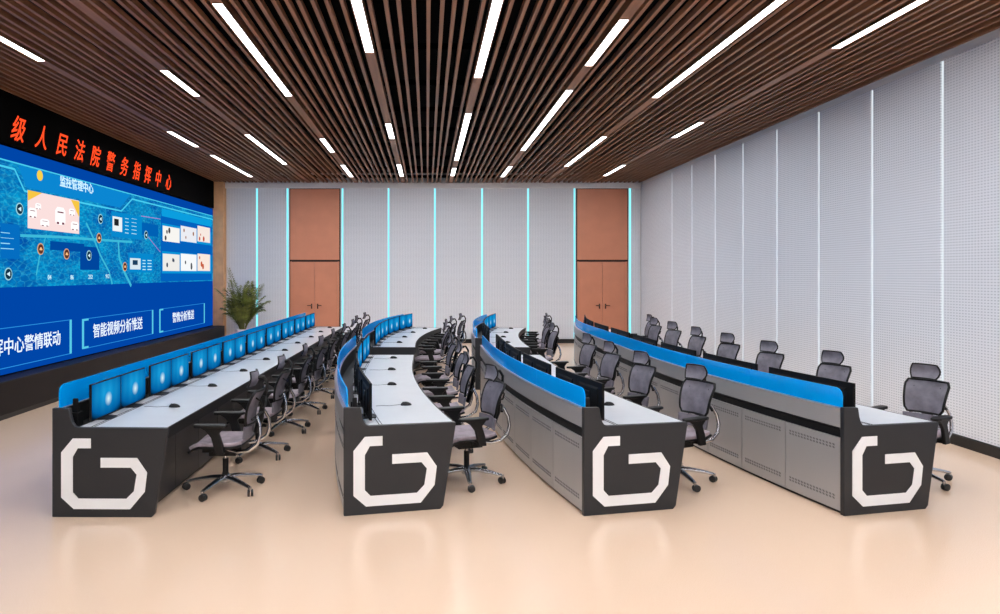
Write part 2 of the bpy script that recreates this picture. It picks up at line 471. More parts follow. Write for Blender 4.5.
vw = empty('video_wall', (ROOM_L, 13, .56))
tag(vw, 'huge blue video wall showing a city map on the left wall', 'screen')
def quad(a, b, dx, material, parent, name):
    """flat panel on the display: a, b = (y0,z0),(y1,z1)"""
    return MB().box(WX+dx-.003, a[0], a[1], WX+dx, b[0], b[1]).build(name, material, parent)
VZ0, VZ1, VY0, VY1 = .56, 3.95, 4.0, 20.46
class Loc: pass
def rel(o):   # children are written in world coordinates, the thing's Empty keeps its own place
    o.matrix_parent_inverse = Matrix.Translation(Vector((ROOM_L, 13, .56))).inverted(); return o
frame = rel(MB().box(ROOM_L+.002, VY0-.04, VZ0-.02, WX-.008, VY1+.03, VZ1+.01).build('cabinet_frame', 'blackgloss', vw))
disp = rel(MB().box(WX-.008, VY0, VZ0, WX, VY1, VZ1).build('display', em((0, 66, 160)), vw))
MAPZ0, MAPZ1 = 1.85, 3.74
def P(b, material, name): return b.build(name, material, disp)
P(MB().box(WX, VY0, MAPZ0, WX+.003, VY1, MAPZ1), 'map', 'map_picture')
def poly_strip(pts, w, dx, b=None):
    b = b or MB()
    for (a, c) in zip(pts[:-1], pts[1:]):
        d = Vector((c[0]-a[0], c[1]-a[1])).normalized(); n = Vector((-d.y, d.x))*w/2
        q = [(a[0]+n.x, a[1]+n.y), (a[0]-n.x, a[1]-n.y), (c[0]-n.x, c[1]-n.y), (c[0]+n.x, c[1]+n.y)]
        vs = [(WX+dx-.002, y, z) for y, z in q] + [(WX+dx, y, z) for y, z in q]
        b.add(vs, [(0,1,2,3), (7,6,5,4), (0,4,5,1), (1,5,6,2), (2,6,7,3), (3,7,4,0)])
    return b
def pp(*pts): return [wall_pt(*p) for p in pts]
# title band
b = MB()
ys = [wall_pt(18, 0)[0], wall_pt(26, 0)[0], wall_pt(120, 0)[0], wall_pt(130, 0)[0]]
b.add([(WX+.005, ys[0], MAPZ1-.02), (WX+.005, ys[1], MAPZ1-.34), (WX+.005, ys[2], MAPZ1-.34), (WX+.005, ys[3], MAPZ1-.02),
       (WX+.003, ys[0], MAPZ1-.02), (WX+.003, ys[1], MAPZ1-.34), (WX+.003, ys[2], MAPZ1-.34), (WX+.003, ys[3], MAPZ1-.02)],
      [(0,1,2,3), (7,6,5,4), (0,4,5,1), (1,5,6,2), (2,6,7,3), (3,7,4,0)])
P(b, em((10, 128, 200)), 'title_band')
b = poly_strip([(VY0, MAPZ1-.1), (ys[0]-.1, MAPZ1-.1), (ys[1]-.05, MAPZ1-.4), (ys[2]+.05, MAPZ1-.4), (ys[3]+.1, MAPZ1-.1), (VY1, MAPZ1-.1)], .03, .007)
poly_strip([(VY0, MAPZ1), (VY1, MAPZ1)], .02, .007, b)
P(b, em((70, 200, 232)), 'title_outline')
Y, Z = wall_pt(77, 186)
text('监控管理中心', (WX+.008, Y, Z), .2, em((205, 240, 255)), disp, bold=.003, name='title_lettering')
Y, Z = wall_pt(39.5, 175.5)
P(MB().lathe([(.001, 0), (.085, 0), (.085, .004), (.06, .008), (.001, .008)], (WX+.004, Y, Z), 20, axis='X'), em((238, 200, 70)), 'emblem')
# roads and rivers
b = poly_strip(pp((20, 235.5), (60, 237), (109, 240.5), (132, 242)), .045, .006)
poly_strip(pp((86, 223), (94, 240), (100, 255), (109, 272), (112, 284)), .045, .006, b)
poly_strip(pp((118, 241), (119, 258), (124, 272), (131, 286)), .07, .006, b)
poly_strip(pp((40, 252), (36, 275)), .03, .006, b)
poly_strip(pp((46, 234), (43, 246)), .02, .006, b)
P(b, em((58, 178, 208)), 'road_lines')
P(poly_strip(pp((141, 216), (160, 219)), .012, .007, poly_strip(pp((148, 237), (160, 252)), .012, .007)), em((190, 120, 200)), 'callout_lines')
# deep blue lakes
def rect(px0, py0, px1, py1, material, name, dx=.008, b=None, do=True):
    y0_, z1_ = wall_pt(px0, py0); y1_, z0_ = wall_pt(px1, py1)
    zt = wall_pt((px0+px1)/2, 0)
    b = b or MB(); b.box(WX+dx-.002, y0_, min(z0_, z1_), WX+dx, y1_, max(z0_, z1_))
    return P(b, material, name) if do else b
rect(50, 241, 84, 252, em((0, 70, 152)), 'lake_patch', .005)
rect(80, 246, 99, 270, em((0, 66, 150)), 'lake_patch', .005)
rect(139, 222, 158, 237, em((0, 92, 172)), 'lake_patch', .005)
# parking photo
rect(27, 190, 78.5, 234, em((240, 214, 212)), 'street_picture', .012)
Ya, Za = wall_pt(27, 190); Yb, Zb = wall_pt(78.5, 234)
b = MB(); bd_ = MB(); gd = MB()
def sp(u, v): return Ya+(Yb-Ya)*u, Zb+(Za-Zb)*v
for (u, v, w, h) in ((.08, .42, .14, .26), (.18, .62, .1, .16), (.6, .45, .2, .5), (.84, .62, .12, .2), (.9, .22, .16, .26), (.3, .2, .16, .2)):
    y, z = sp(u, v); ww = w*(Yb-Ya)/2; hh = h*(Za-Zb)/2
    # car seen from above: rounded body outline with a cabin
    body = [(-ww, -hh*.7), (-ww*.7, -hh), (ww*.7, -hh), (ww, -hh*.7), (ww, hh*.6), (ww*.6, hh), (-ww*.6, hh), (-ww, hh*.6)]
    n = len(body)
    b.add([(WX+.013, y+p, z+q) for p, q in body] + [(WX+.016, y+p, z+q) for p, q in body], [tuple(range(n))[::-1], tuple(range(n, 2*n))] + [(i, (i+1)%n, n+(i+1)%n, n+i) for i in range(n)])
    bd_.box(WX+.016, y-ww*.75, z-hh*.95, WX+.018, y-ww*.3, z-hh*.7); bd_.box(WX+.016, y+ww*.3, z-hh*.95, WX+.018, y+ww*.75, z-hh*.7)
    bd_.box(WX+.016, y-ww*.6, z+hh*.35, WX+.018, y+ww*.6, z+hh*.5)
P(b, em((255, 250, 250)), 'pictured_cars'); P(bd_, em((120, 70, 84)), 'pictured_car_lights')
for (u0, v0, u1, v1, u2, v2) in ((.0, 1, .25, 1, .0, .72), (1, .98, .82, .98, 1, .5)):
    a_, b_, c_ = sp(u0, v0), sp(u1, v1), sp(u2, v2)
    gd.add([(WX+.0145, *a_), (WX+.0145, *b_), (WX+.0145, *c_), (WX+.0125, *a_), (WX+.0125, *b_), (WX+.0125, *c_)], [(0,1,2), (5,4,3), (0,3,4,1), (1,4,5,2), (2,5,3,0)])
P(gd, em((236, 190, 66)), 'pictured_awning')
# info cards
rect(0, 223, 19, 259, em((4, 104, 184)), 'info_card', .009)
b = MB()
for i in range(4): rect(0, 232+i*5.3, 9+i % 2*4, 233.6+i*5.3, None, '', .013, b, False)
P(b, em((150, 220, 245)), 'card_lines')
rect(111, 211, 141.5, 240, em((6, 130, 196)), 'info_card', .009)
rect(112, 216, 121.5, 232, em((225, 232, 236)), 'portrait_picture', .013)
rect(113.5, 218.5, 118, 226, em((30, 32, 38)), 'portrait_figure', .016)
rect(128, 252.5, 153, 272.5, em((6, 130, 196)), 'info_card', .009)
rect(129.5, 258, 140, 269.5, em((206, 222, 230)), 'camera_picture', .013)
rect(132, 260, 137, 265, em((24, 60, 90)), 'pictured_vehicle', .016)
b = MB()
for i in range(5): rect(124.5, 218+i*3.6, 128, 219.2+i*3.6, None, '', .013, b, False); rect(131, 218.3+i*3.7, 136, 219.6+i*3.7, None, '', .013, b, False)
for i in range(4): rect(142, 260+i*3, 145, 261+i*3, None, '', .013, b, False); rect(147, 260+i*3, 151, 261+i*3, None, '', .013, b, False)
P(b, em((185, 235, 250)), 'card_lines')
# right-hand column of camera pictures
rect(160.5, 213.5, 211.5, 280, em((2, 92, 180)), 'camera_panel', .009)
rect(161.2, 216, 211, 220.5, em((10, 150, 212)), 'panel_header', .013)
for (ya, yb) in ((224.5, 244), (252.5, 272)):
    rect(161.5, ya-1.5, 211, yb+1.5, em((8, 140, 205)), 'picture_row', .012)
tones = [(236, 234, 230), (224, 226, 232), (236, 222, 214), (228, 226, 222), (236, 238, 240), (240, 222, 210)]
ti = 0
for (ya, yb) in ((224.5, 244), (252.5, 272)):
    for (xa, xb) in ((162.2, 179), (180.2, 196), (197, 209.5)):
        sh = (yb-ya)*.05
        rect(xa, ya+1, xb, yb-1, em(tones[ti]), 'camera_picture', .015)
        b = MB()
        for q in range(3):
            u = random.uniform(.15, .8); v = random.uniform(.25, .75)
            x_ = xa+(xb-xa)*u; y_ = ya+(yb-ya)*v; r = random.uniform(.7, 1.7)
            Yc, Zc = wall_pt(x_, y_)
            b.lathe([(.001, 0), (r*.05, 0), (r*.04, .003), (.001, .003)], (WX+.0155, Yc, Zc), 7, axis='X')
        P(b, em([(70, 66, 72), (150, 96, 70), (186, 70, 50), (60, 70, 90), (80, 84, 90), (190, 90, 60)][ti]), 'pictured_people'); ti += 1
# round map markers
mk = [(19, 209, 0), (100, 219, 0), (98.5, 238, 1), (40, 249, 1), (66, 254, 1), (88.5, 255.5, 0), (7.7, 274, 0), (145.6, 235, 0), (124.4, 266.7, 1)]
for (x_, y_, kd) in mk:
    Yc, Zc = wall_pt(x_, y_); R = .078
    q = P(MB().lathe([(.001, 0), (R+.018, 0), (R+.018, .004), (.001, .004)], (WX+.008, Yc, Zc), 18, axis='X'), em((150, 205, 215) if not kd else (214, 160, 120)), 'map_marker')
    MB().lathe([(.001, 0), (R, 0), (R, .003), (.001, .003)], (WX+.012, Yc, Zc), 18, axis='X').build('marker_disc', em((16, 48, 70) if not kd else (92, 50, 40)), q)
    if kd: MB().box(WX+.015, Yc-.04, Zc-.02, WX+.017, Yc+.04, Zc+.005).box(WX+.015, Yc-.025, Zc+.005, WX+.017, Yc+.02, Zc+.025).build('marker_symbol', em((250, 190, 130)), q)
    else: MB().add([(WX+.017, Yc-.05, Zc), (WX+.017, Yc+.03, Zc-.035), (WX+.017, Yc+.03, Zc+.035), (WX+.015, Yc-.05, Zc), (WX+.015, Yc+.03, Zc-.035), (WX+.015, Yc+.03, Zc+.035)], [(0,1,2), (5,4,3), (0,3,4,1), (1,4,5,2), (2,5,3,0)]).build('marker_symbol', em((210, 240, 250)), q)
for s_, x_, y_ in (('04', 49, 277.5), ('86', 71.5, 277.5), ('232', 90, 277), ('912', 107, 276.5)):
    Yc, Zc = wall_pt(x_, y_); text(s_, (WX+.01, Yc, Zc), .11, em((200, 240, 250)), disp, name='map_figure')
# lower buttons
for (x0_, yt0, yb0, x1_, yt1, yb1, s_, cx_, cy_, sz, open_left) in (
        (-28, 330, 376, 71, 321.6, 353, '指挥中心警情联动', 24, 343.5, .27, False),
        (82.4, 318.7, 349.5, 152.8, 310.4, 333.3, '智能视频分析推送', 119.5, 328, .285, True),
        (159.5, 309, 332.6, 204.4, 303.4, 323, '警情分析推送', 183.5, 317.2, .265, True)):
    a, zt = wall_pt(x0_, yt0); c, _ = wall_pt(x1_, yt1)
    zt = (zt + wall_pt(x1_, yt1)[1])/2; zb = (wall_pt(x0_, yb0)[1] + wall_pt(x1_, yb1)[1])/2
    P(poly_strip([(a, zt), (c, zt), (c, zb), (a, zb), (a, zt)], .012, .004), em((40, 140, 215)), 'button_outline')
    w = .05
    b = MB().box(WX, c-w, zb, WX+.006, c+w*.3, zt)
    b.box(WX, a-w*.3, zb, WX+.006, a+w, zt).box(WX, a, zt-.035, WX+.006, a+.22, zt).box(WX, a, zb, WX+.006, a+.22, zb+.035)
    P(b, em((84, 196, 222)), 'button_bracket')
    Yc, Zc = wall_pt(cx_, cy_)
    text(s_, (WX+.006, Yc, (zt+zb)/2), sz, em((232, 244, 255)), disp, bold=.002, name='button_lettering')

sign = MB().box(ROOM_L+.001, 4.0, 3.975, WX+.02, 20.49, 4.74).build('led_sign', 'blackgloss')
tag(sign, 'black letter board with red characters above the video wall', 'sign')
red = em((255, 74, 34), 1.2)
SY = [10.65, 11.3, 11.93, 12.53, 13.13, 13.75, 14.38, 15.0, 15.6, 16.2, 16.85]
for ch, y in zip('级人民法院警务指挥中心', SY):
    t = text(ch, (WX+.023, y, 4.235), .42, red, sign, shear=.4, bold=.004, name='red_character', squash=.85)
    t.rotation_euler[0] = PI/2

# ------------------------------------------------------------------ console rows
R1, YC, Y2, R2 = 19.6, 10.2, 13.0, 15.0
TH0 = math.asin((YC-5.92)/R1); L1 = R1*TH0; L2 = L1 + (Y2-YC)
def curved(xmin):
    def f(s):
        if s < L1:
            th = TH0 - s/R1; return (xmin+R1*(1-math.cos(th)), YC-R1*math.sin(th)), (-math.sin(th), math.cos(th)), (math.cos(th), math.sin(th))
        if s < L2: return (xmin, YC+s-L1), (0, 1), (1, 0)
        ph = (s-L2)/R2
        return (xmin+R2*(1-math.cos(ph)), Y2+R2*math.sin(ph)), (math.sin(ph), math.cos(ph)), (math.cos(ph), -math.sin(ph))
    return f
def straight(x0, y0_, sl_):
    d = Vector((sl_, 1)).normalized()
    return lambda s: ((x0+d.x*s, y0_+d.y*s), (d.x, d.y), (d.y, -d.x))
def at(f, s, u, z=0):
    p, t, n = f(s); return (p[0]+n[0]*u, p[1]+n[1]*u, z)
def heading(f, s):     # rotation that turns local +X (user side) to the row's normal
    p, t, n = f(s); return math.atan2(n[1], n[0])
def sweep(f, prof, s0, s1, b=None, step=.22, mi=0):
    b = b or MB(); n = max(1, math.ceil((s1-s0)/step)); K = len(prof); vs = []; fs = []
    for i in range(n+1):
        s = s0+(s1-s0)*i/n
        for (u, z) in prof: vs.append(at(f, s, u, z))
    for i in range(n):
        for j in range(K): fs.append((i*K+j, i*K+(j+1)%K, (i+1)*K+(j+1)%K, (i+1)*K+j))
    fs.append(tuple(range(K))[::-1]); fs.append(tuple(n*K+j for j in range(K)))
    return b.add(vs, fs, mi)
def R4(u0, z0, u1, z1): return [(u0, z0), (u1, z0), (u1, z1), (u0, z1)]
LIP = [(.135, .915), (.142, .89), (.150, .84), (.165, .79), (.185, .765), (.215, .755)]
ENDP = [(-.006, .0), (.835, 0), (.862, .03), (.972, .72), (.972, .752)] + LIP[::-1] + [(-.006, .918)]
G = [(237,147),(190,147),(160,183),(160,300),(193,330),(340,330),(378,285),(384,235),(358,197),(263,197),(263,222),(342,222),(357,240),(350,283),(330,303),(205,303),(190,287),(190,195),(203,172),(237,172)]
GP = [((x-137)/308.7, (352-y)/308.7) for x, y in G]
TOPZ = .75
def console(name, f, s0, s1, nmod, label, near_logo=True, zt=1.078):
    o = empty(name, at(f, s0, .45)); tag(o, label, 'console', 'control consoles')
    inv = Matrix.Translation(o.location).inverted()
    def part(b, nm_, m_, parent=None, **k):
        q = b.build(nm_, m_, parent or o, **k)
        if parent is None: q.matrix_parent_inverse = inv
        return q
    e0, e1 = s0, s1; th = .045
    ep = part(sweep(f, ENDP, e0, e0+th), 'end_panel', 'charcoal', bevel=.006)
    if near_logo:
        lg = part(sweep(f, GP, e0-.006, e0+.004), 'logo', 'logo', ep)
        lg['label'] = 'white angular G shaped emblem'
    part(sweep(f, ENDP, e1-th, e1), 'end_panel', 'charcoal', bevel=.006)
    a, c = e0+th, e1-th
    part(sweep(f, R4(.02, .03, .775, .72), a, c), 'carcass', 'black')
    part(sweep(f, R4(.025, 0, .74, .03), a, c), 'plinth', 'black')
    part(sweep(f, [(0, .735), (.03, .735), (.03, .895), (.05, .895), (.05, .73), (.2, .73), (.2, .722), (.03, .722), (.0, .735)][:-1], a, c), 'cable_trough', 'black')
    part(sweep(f, R4(-.006, .742, .0, .902), a, c), 'upper_panel', 'grey')
    part(sweep(f, R4(-.008, .902, .05, .91), a, c), 'cap_rail', 'alu')
    part(sweep(f, R4(.2, .722, .955, TOPZ), a, c), 'worktop', 'white_top')
    part(sweep(f, R4(.955, .66, .967, TOPZ+.001), a, c, sweep(f, R4(.8, .66, .955, .722), a, c)), 'edge_band', 'black')
    part(sweep(f, R4(.30, TOPZ, .306, TOPZ+.003), a, c, sweep(f, R4(.326, TOPZ, .33, TOPZ+.003), a, c)), 'monitor_track', 'black')
    pitch = (c-a)/nmod
    for i in range(nmod):
        # two cabinet bays in each module
        for h in range(2):
            p0 = a+pitch*(i+h*.5)+.004; p1 = a+pitch*(i+(h+1)*.5)-.004
            d = part(sweep(f, R4(0, .03, .019, .652), p0, p1), 'cabinet_door', 'grey')
            v = MB(); ns = 15; mg = .05; w = (p1-p0-2*mg)/ns
            for z0_ in (.115, .14, .55, .575):
                for q in range(ns):
                    sa = p0+mg+q*w+w*.2
                    u0, u1 = -.0025, .001
                    P0 = [at(f, sa, u0, z0_), at(f, sa+w*.5, u0, z0_), at(f, sa+w*.75, u0, z0_+.015), at(f, sa+w*.25, u0, z0_+.015)]
                    P1 = [at(f, sa, u1, z0_), at(f, sa+w*.5, u1, z0_), at(f, sa+w*.75, u1, z0_+.015), at(f, sa+w*.25, u1, z0_+.015)]
                    v.add(P0+P1, [(0,1,2,3), (7,6,5,4), (0,4,5,1), (1,5,6,2), (2,6,7,3), (3,7,4,0)])
            part(v, 'vent_slots', 'vent', d)
            part(sweep(f, R4(.775, .05, .79, .65), p0, p1), 'kneehole_door', 'charcoal')
    # acrylic privacy screens, offset by a fraction of a bay
    cuts = [a+.005] + [a+pitch*(i+.5)+.42*pitch for i in range(nmod)]
    cuts[-1] = c-.005
    for i in range(nmod):
        g0, g1 = cuts[i]+.004, cuts[i+1]-.004
        r = .07; z0_ = .905
        out = [(g0, z0_), (g1, z0_)]
        rr1 = r if i == nmod-1 else .012; rr0 = r if i == 0 else .012
        for t_ in range(6):
            an = t_/5*PI/2; out.append((g1-rr1+rr1*math.cos(an), zt-rr1+rr1*math.sin(an)))
        nn = 6
        for t_ in range(1, nn): out.append((g1-rr1-(g1-rr1-g0-rr0)*t_/nn, zt))
        for t_ in range(6):
            an = PI/2+t_/5*PI/2; out.append((g0+rr0+rr0*math.cos(an), zt-rr0+rr0*math.sin(an)))
        # build as column strips so that the pane follows the curve
        n = 14; ss = [g0, g0+rr0*.15, g0+rr0*.5, g0+rr0] + [g0+rr0+(g1-rr1-g0-rr0)*q/n for q in range(1, n)] + [g1-rr1, g1-rr1*.5, g1-rr1*.15, g1]
        def top(s):
            if s < g0+rr0: d_ = (g0+rr0-s); return zt-rr0+math.sqrt(max(0, rr0*rr0-d_*d_))
            if s > g1-rr1: d_ = (s-g1+rr1); return zt-rr1+math.sqrt(max(0, rr1*rr1-d_*d_))
            return zt
        vs = []; fs = []
        for s in ss:
            for (u, z) in ((.022, z0_), (.034, z0_), (.034, top(s)), (.022, top(s))): vs.append(at(f, s, u, z))
        for q in range(len(ss)-1):
            for j in range(4): fs.append((q*4+j, q*4+(j+1)%4, q*4+4+(j+1)%4, q*4+4+j))
        fs.append((3,2,1,0)); L_ = (len(ss)-1)*4; fs.append((L_, L_+1, L_+2, L_+3))
        part(MB().add(vs, fs), 'acrylic_screen', 'glass')
    return a, pitch

# monitor prototype: stands at origin, faces +X
def make_monitor():
    o = empty('monitor'); W, H, zb = .56, .305, .02
    b = MB(); n = 14
    pr = [(-.05, -.1), (.07, -.085), (.085, 0), (.07, .085), (-.05, .1)]
    K = len(pr)
    b.add([(x, y, .0) for x, y in pr]+[(x, y, .008) for x, y in pr], [tuple(range(K))[::-1], tuple(range(K, 2*K))]+[(i, (i+1)%K, K+(i+1)%K, K+i) for i in range(K)])
    b.build('base', 'black', o, bevel=.002)
    MB().box(-.035, -.03, .008, -.022, .03, .2).box(-.03, -.045, .15, -.01, .045, .24).build('stand_neck', 'black', o, bevel=.002)
    h = MB().box(-.012, -W/2, zb, .010, W/2, zb+H+.018)
    h.add([(-.012, -W*.36, zb+.06), (-.012, W*.36, zb+.06), (-.012, W*.36, zb+H-.03), (-.012, -W*.36, zb+H-.03),
           (-.022, -W*.33, zb+.07), (-.022, W*.33, zb+.07), (-.022, W*.33, zb+H-.05), (-.022, -W*.33, zb+H-.05)],
          [(0,1,2,3), (7,6,5,4), (0,4,5,1), (1,5,6,2), (2,6,7,3), (3,7,4,0)])
    h.build('housing', 'matt', o, bevel=.002)
    MB().box(.010, -W/2+.007, zb+.014, .0115, W/2-.007, zb+H+.01).build('display', 'monitor', o)
    return o
mon0 = make_monitor(); monk = kidmap(mon0); mon_used = [False]
def place(proto, kids, flag, loc, rz, label, cat, group):
    if not flag[0]: o = proto; flag[0] = True
    else: o = copy_tree(proto, kids)
    o.location = loc; o.rotation_euler = (0, 0, rz); tag(o, label, cat, group); return o

def make_mouse():
    o = empty('computer_mouse')
    def fn(u, v):
        x = -.055+.11*u; y = -.03+.06*v
        e = max(0, 1-((x/.056)**2)**1.3-((y/.032)**2)**1.3)
        return (x, y, .004+.03*math.sqrt(e))
    vs = []; nr, na = 6, 20
    for i in range(nr+1):
        t = i/nr
        for k in range(na):
            an = 2*PI*k/na; rx, ry = .055*math.sin(t*PI/2), .032*math.sin(t*PI/2)
            vs.append((rx*math.cos(an), ry*math.sin(an), .003+.032*math.cos(t*PI/2)*(1 - .25*math.cos(an)*t)))
    fs = []
    for i in range(nr):
        for k in range(na): fs.append((i*na+k, i*na+(k+1)%na, (i+1)*na+(k+1)%na, (i+1)*na+k))
    o2 = MB().add(vs, fs); base = [(.056*math.cos(2*PI*k/na), .033*math.sin(2*PI*k/na)) for k in range(na)]
    o2.add([(x, y, 0) for x, y in base]+[(x, y, .005) for x, y in base], [tuple(range(na))[::-1], tuple(range(na, 2*na))]+[(i, (i+1)%na, na+(i+1)%na, na+i) for i in range(na)])
    o2.build('body', 'black', o, smooth=50)
    MB().lathe([(.001, -.003), (.008, -.003), (.008, .003), (.001, .003)], (-.03, 0, .028), 12, axis='Y').build('scroll_wheel', 'cable', o)
    MB().tube([(-.055, 0, .008), (-.1, .01, .003), (-.17, -.012, .003), (-.25, .006, .003), (-.30, 0, .003)], .0026, 6).build('cord', 'cable', o)
    return o
mouse0 = make_mouse(); mousek = kidmap(mouse0); mouse_used = [False]

# ------------------------------------------------------------------ task chair prototype: sitter faces -X
def make_chair():
    o = empty('office_chair')
    # star base
    sb = MB().lathe([(.001, .075), (.045, .075), (.05, .09), (.045, .135), (.032, .15), (.001, .15)], n=20)
    sb.build('hub', 'chrome', o, smooth=40)
    for k in range(5):
        a = PI + k*2*PI/5; c, s = math.cos(a), math.sin(a)
        pts = [(c*r, s*r, z) for r, z in ((.03, .118), (.12, .118), (.22, .104), (.335, .082))]
        lg = MB().tube(pts, [.036, .031, .026, .020], 10, flat=.7).build('leg', 'chrome', o, smooth=50)
        x, y = c*.345, s*.345
        ca = MB().tube([(x, y, .088), (x, y, .05)], .011, 8)
        w = a + .7 + k*.9
        dx, dy = math.cos(w), math.sin(w); nx, ny = -dy, dx
        ox, oy = x+dx*.012, y+dy*.012
        ca.build('caster_stem', 'chrome', lg, smooth=40)
        cw = MB()
        for sd in (-1, 1):
            cw.tube([(ox+nx*sd*.004, oy+ny*sd*.004, .033), (ox+nx*sd*.008, oy+ny*sd*.008, .033), (ox+nx*sd*.021, oy+ny*sd*.021, .033), (ox+nx*sd*.025, oy+ny*sd*.025, .033)], [.030, .033, .033, .027], 14)
        cw.build('caster', 'rubber', lg, smooth=40)
    MB().tube([(0, 0, .14), (0, 0, .30)], .026, 16).build('gas_sleeve', 'black', o, smooth=40)
    MB().tube([(0, 0, .30), (0, 0, .42)], .015, 14).build('gas_piston', 'chrome', o, smooth=40)
    me_ = MB()
    for (x0, z0, x1, z1, w) in ((-.17, .385, .18, .445, .13), (-.12, .345, .12, .39, .10)): me_.box(x0, -w, z0, x1, w, z1)
    me_.tube([(-.02, -.1, .415), (-.02, -.2, .42), (-.05, -.24, .425)], .006, 8)
    me_.build('tilt_mechanism', 'black', o, bevel=.012)
    # seat: moulded tray and mesh pad with waterfall front
    def seat(u, v, dz=0, inset=0):
        x = -.26 + .47*u; hw = (.235 + .02*math.sin(u*PI)) - inset
        y = (v*2-1)*hw
        z = .475 + .012*abs(v*2-1)**2 - .05*max(0, (.22-u)/.22)**1.8 + .022*max(0, (u-.8)/.2)**1.5 + dz
        return (x, y, z)
    MB().sheet(lambda u, v: seat(u, v, -.03, .0), 10, 8, .022).build('seat_tray', 'black', o, smooth=50, bevel=.005)
    MB().sheet(lambda u, v: seat(.015+u*.97, v, -.004, .012), 12, 10, .036).build('seat', 'seatfab', o, smooth=50, bevel=.01)
    # back: curved mesh in a black hoop
    def back(u, v, off=0):
        # u across (y), v up
        hw = .16 + .034*v**.8 - .022*max(0, (v-.82)/.18)**2 - .02*max(0, (.15-v)/.15)**2
        y = (u*2-1)*hw
        z = .645 + .315*v
        x = .225 + .09*v + .025*math.sin(v*PI)*-1 - .035*(1-(u*2-1)**2)*-1 - .0
        return (x+off, y, z)
    MB().sheet(lambda u, v: back(u, v), 12, 10, .012).build('backrest', 'net', o, smooth=60, bevel=.003)
    loop = [back(u, 0) for u in [i/8 for i in range(9)]] + [back(1, v) for v in [i/8 for i in range(1, 9)]] + [back(u, 1) for u in [1-i/8 for i in range(1, 9)]] + [back(0, v) for v in [1-i/8 for i in range(1, 8)]]
    loop.append(loop[0])
    MB().tube(loop, .012, 8).build('back_frame', 'black', o, smooth=60)
    # lumbar pad
    MB().sheet(lambda u, v: (.205+.03*(1-(u*2-1)**2)+.012*v, (u*2-1)*(.17+.01*v), .515+.115*v), 10, 5, .02).build('lumbar_support', 'net', o, smooth=60, bevel=.006)
    # spine plate and bracket behind
    sp_ = MB().tube([(.275, 0, .55), (.315, 0, .66), (.335, 0, .80), (.35, 0, .90)], [.045, .055, .045, .03], 12, flat=.5)
    sp_.tube([(.285, -.17, .70), (.33, -.09, .74), (.337, 0, .75), (.33, .09, .74), (.285, .17, .70)], .013, 8)
    sp_.tube([(.30, -.12, .90), (.345, -.1, .86), (.35, -.06, .80), (.345, 0, .78), (.35, .06, .80), (.345, .1, .86), (.30, .12, .90)], .009, 8)
    sp_.build('back_bracket', 'black', o, smooth=50)
    # chrome bow from the mechanism round to the back, one each side
    for s in (-1, 1):
        MB().tube([(.06, s*.13, .42), (.16, s*.17, .405), (.26, s*.19, .42), (.335, s*.19, .48), (.36, s*.18, .56), (.352, s*.165, .65), (.318, s*.14, .73)], [.019, .018, .017, .016, .016, .015, .014], 10).build('chrome_bow', 'chrome', o, smooth=60)
    # headrest
    hr = MB().sheet(lambda u, v: (.262+.03*(u*2-1)**2*-1 + .035*math.sin(v*PI)*.6 + .02*v, (u*2-1)*(.105+.024*math.sin(v*PI)), .99+.14*v), 12, 6, .012).build('headrest', 'net', o, smooth=60, bevel=.003)
    def hp(u, v): return (.262-.03*(u*2-1)**2 + .021*math.sin(v*PI) + .02*v, (u*2-1)*(.105+.024*math.sin(v*PI)), .99+.14*v)
    lp = [hp(i/8, 0) for i in range(9)] + [hp(1, i/5) for i in range(1, 6)] + [hp(1-i/8, 1) for i in range(1, 9)] + [hp(0, 1-i/5) for i in range(1, 6)]
    MB().tube(lp, .008, 8).build('headrest_frame', 'black', hr, smooth=60)
    MB().tube([(.345, 0, .87), (.375, 0, .95), (.378, 0, 1.02), (.345, 0, 1.075), (.298, 0, 1.065)], [.016, .013, .013, .014, .02], 10).build('headrest_arm', 'black', o, smooth=60)
    # arms
    for s in (-1, 1):
        arm = MB().add(*tprism([(-.005, .41), (.075, .41), (.062, .50), (.03, .60), (.075, .655), (-.14, .655), (-.085, .62), (-.04, .56), (-.02, .48)], s*.262, s*.295))
        arm.tube([(.03, s*.1, .425), (.03, s*.28, .43)], .018, 10)
        a_ = arm.build('arm_post', 'black', o, bevel=.008)
        pd = [(-.20, .0), (-.185, .03), (-.14, .042), (.05, .045), (.09, .03), (.10, 0), (.09, -.03), (.05, -.045), (-.14, -.042), (-.185, -.03)]
        K = len(pd)
        MB().add([(x, s*.278+y, .655) for x, y in pd]+[(x, s*.278+y, .682) for x, y in pd], [tuple(range(K))[::-1], tuple(range(K, 2*K))]+[(i, (i+1)%K, K+(i+1)%K, K+i) for i in range(K)]).build('armrest', 'black', o, bevel=.008)
    return o
def tprism(pr, y0_, y1_):
    K = len(pr)
    return [(x, y0_, z) for x, z in pr]+[(x, y1_, z) for x, z in pr], [tuple(range(K)), tuple(range(K, 2*K))[::-1]]+[(i, (i+1)%K, K+(i+1)%K, K+i) for i in range(K)]
chair0 = make_chair(); chair0.scale = (1.05, 1.05, 1.0); chairk = kidmap(chair0); chair_used = [False]

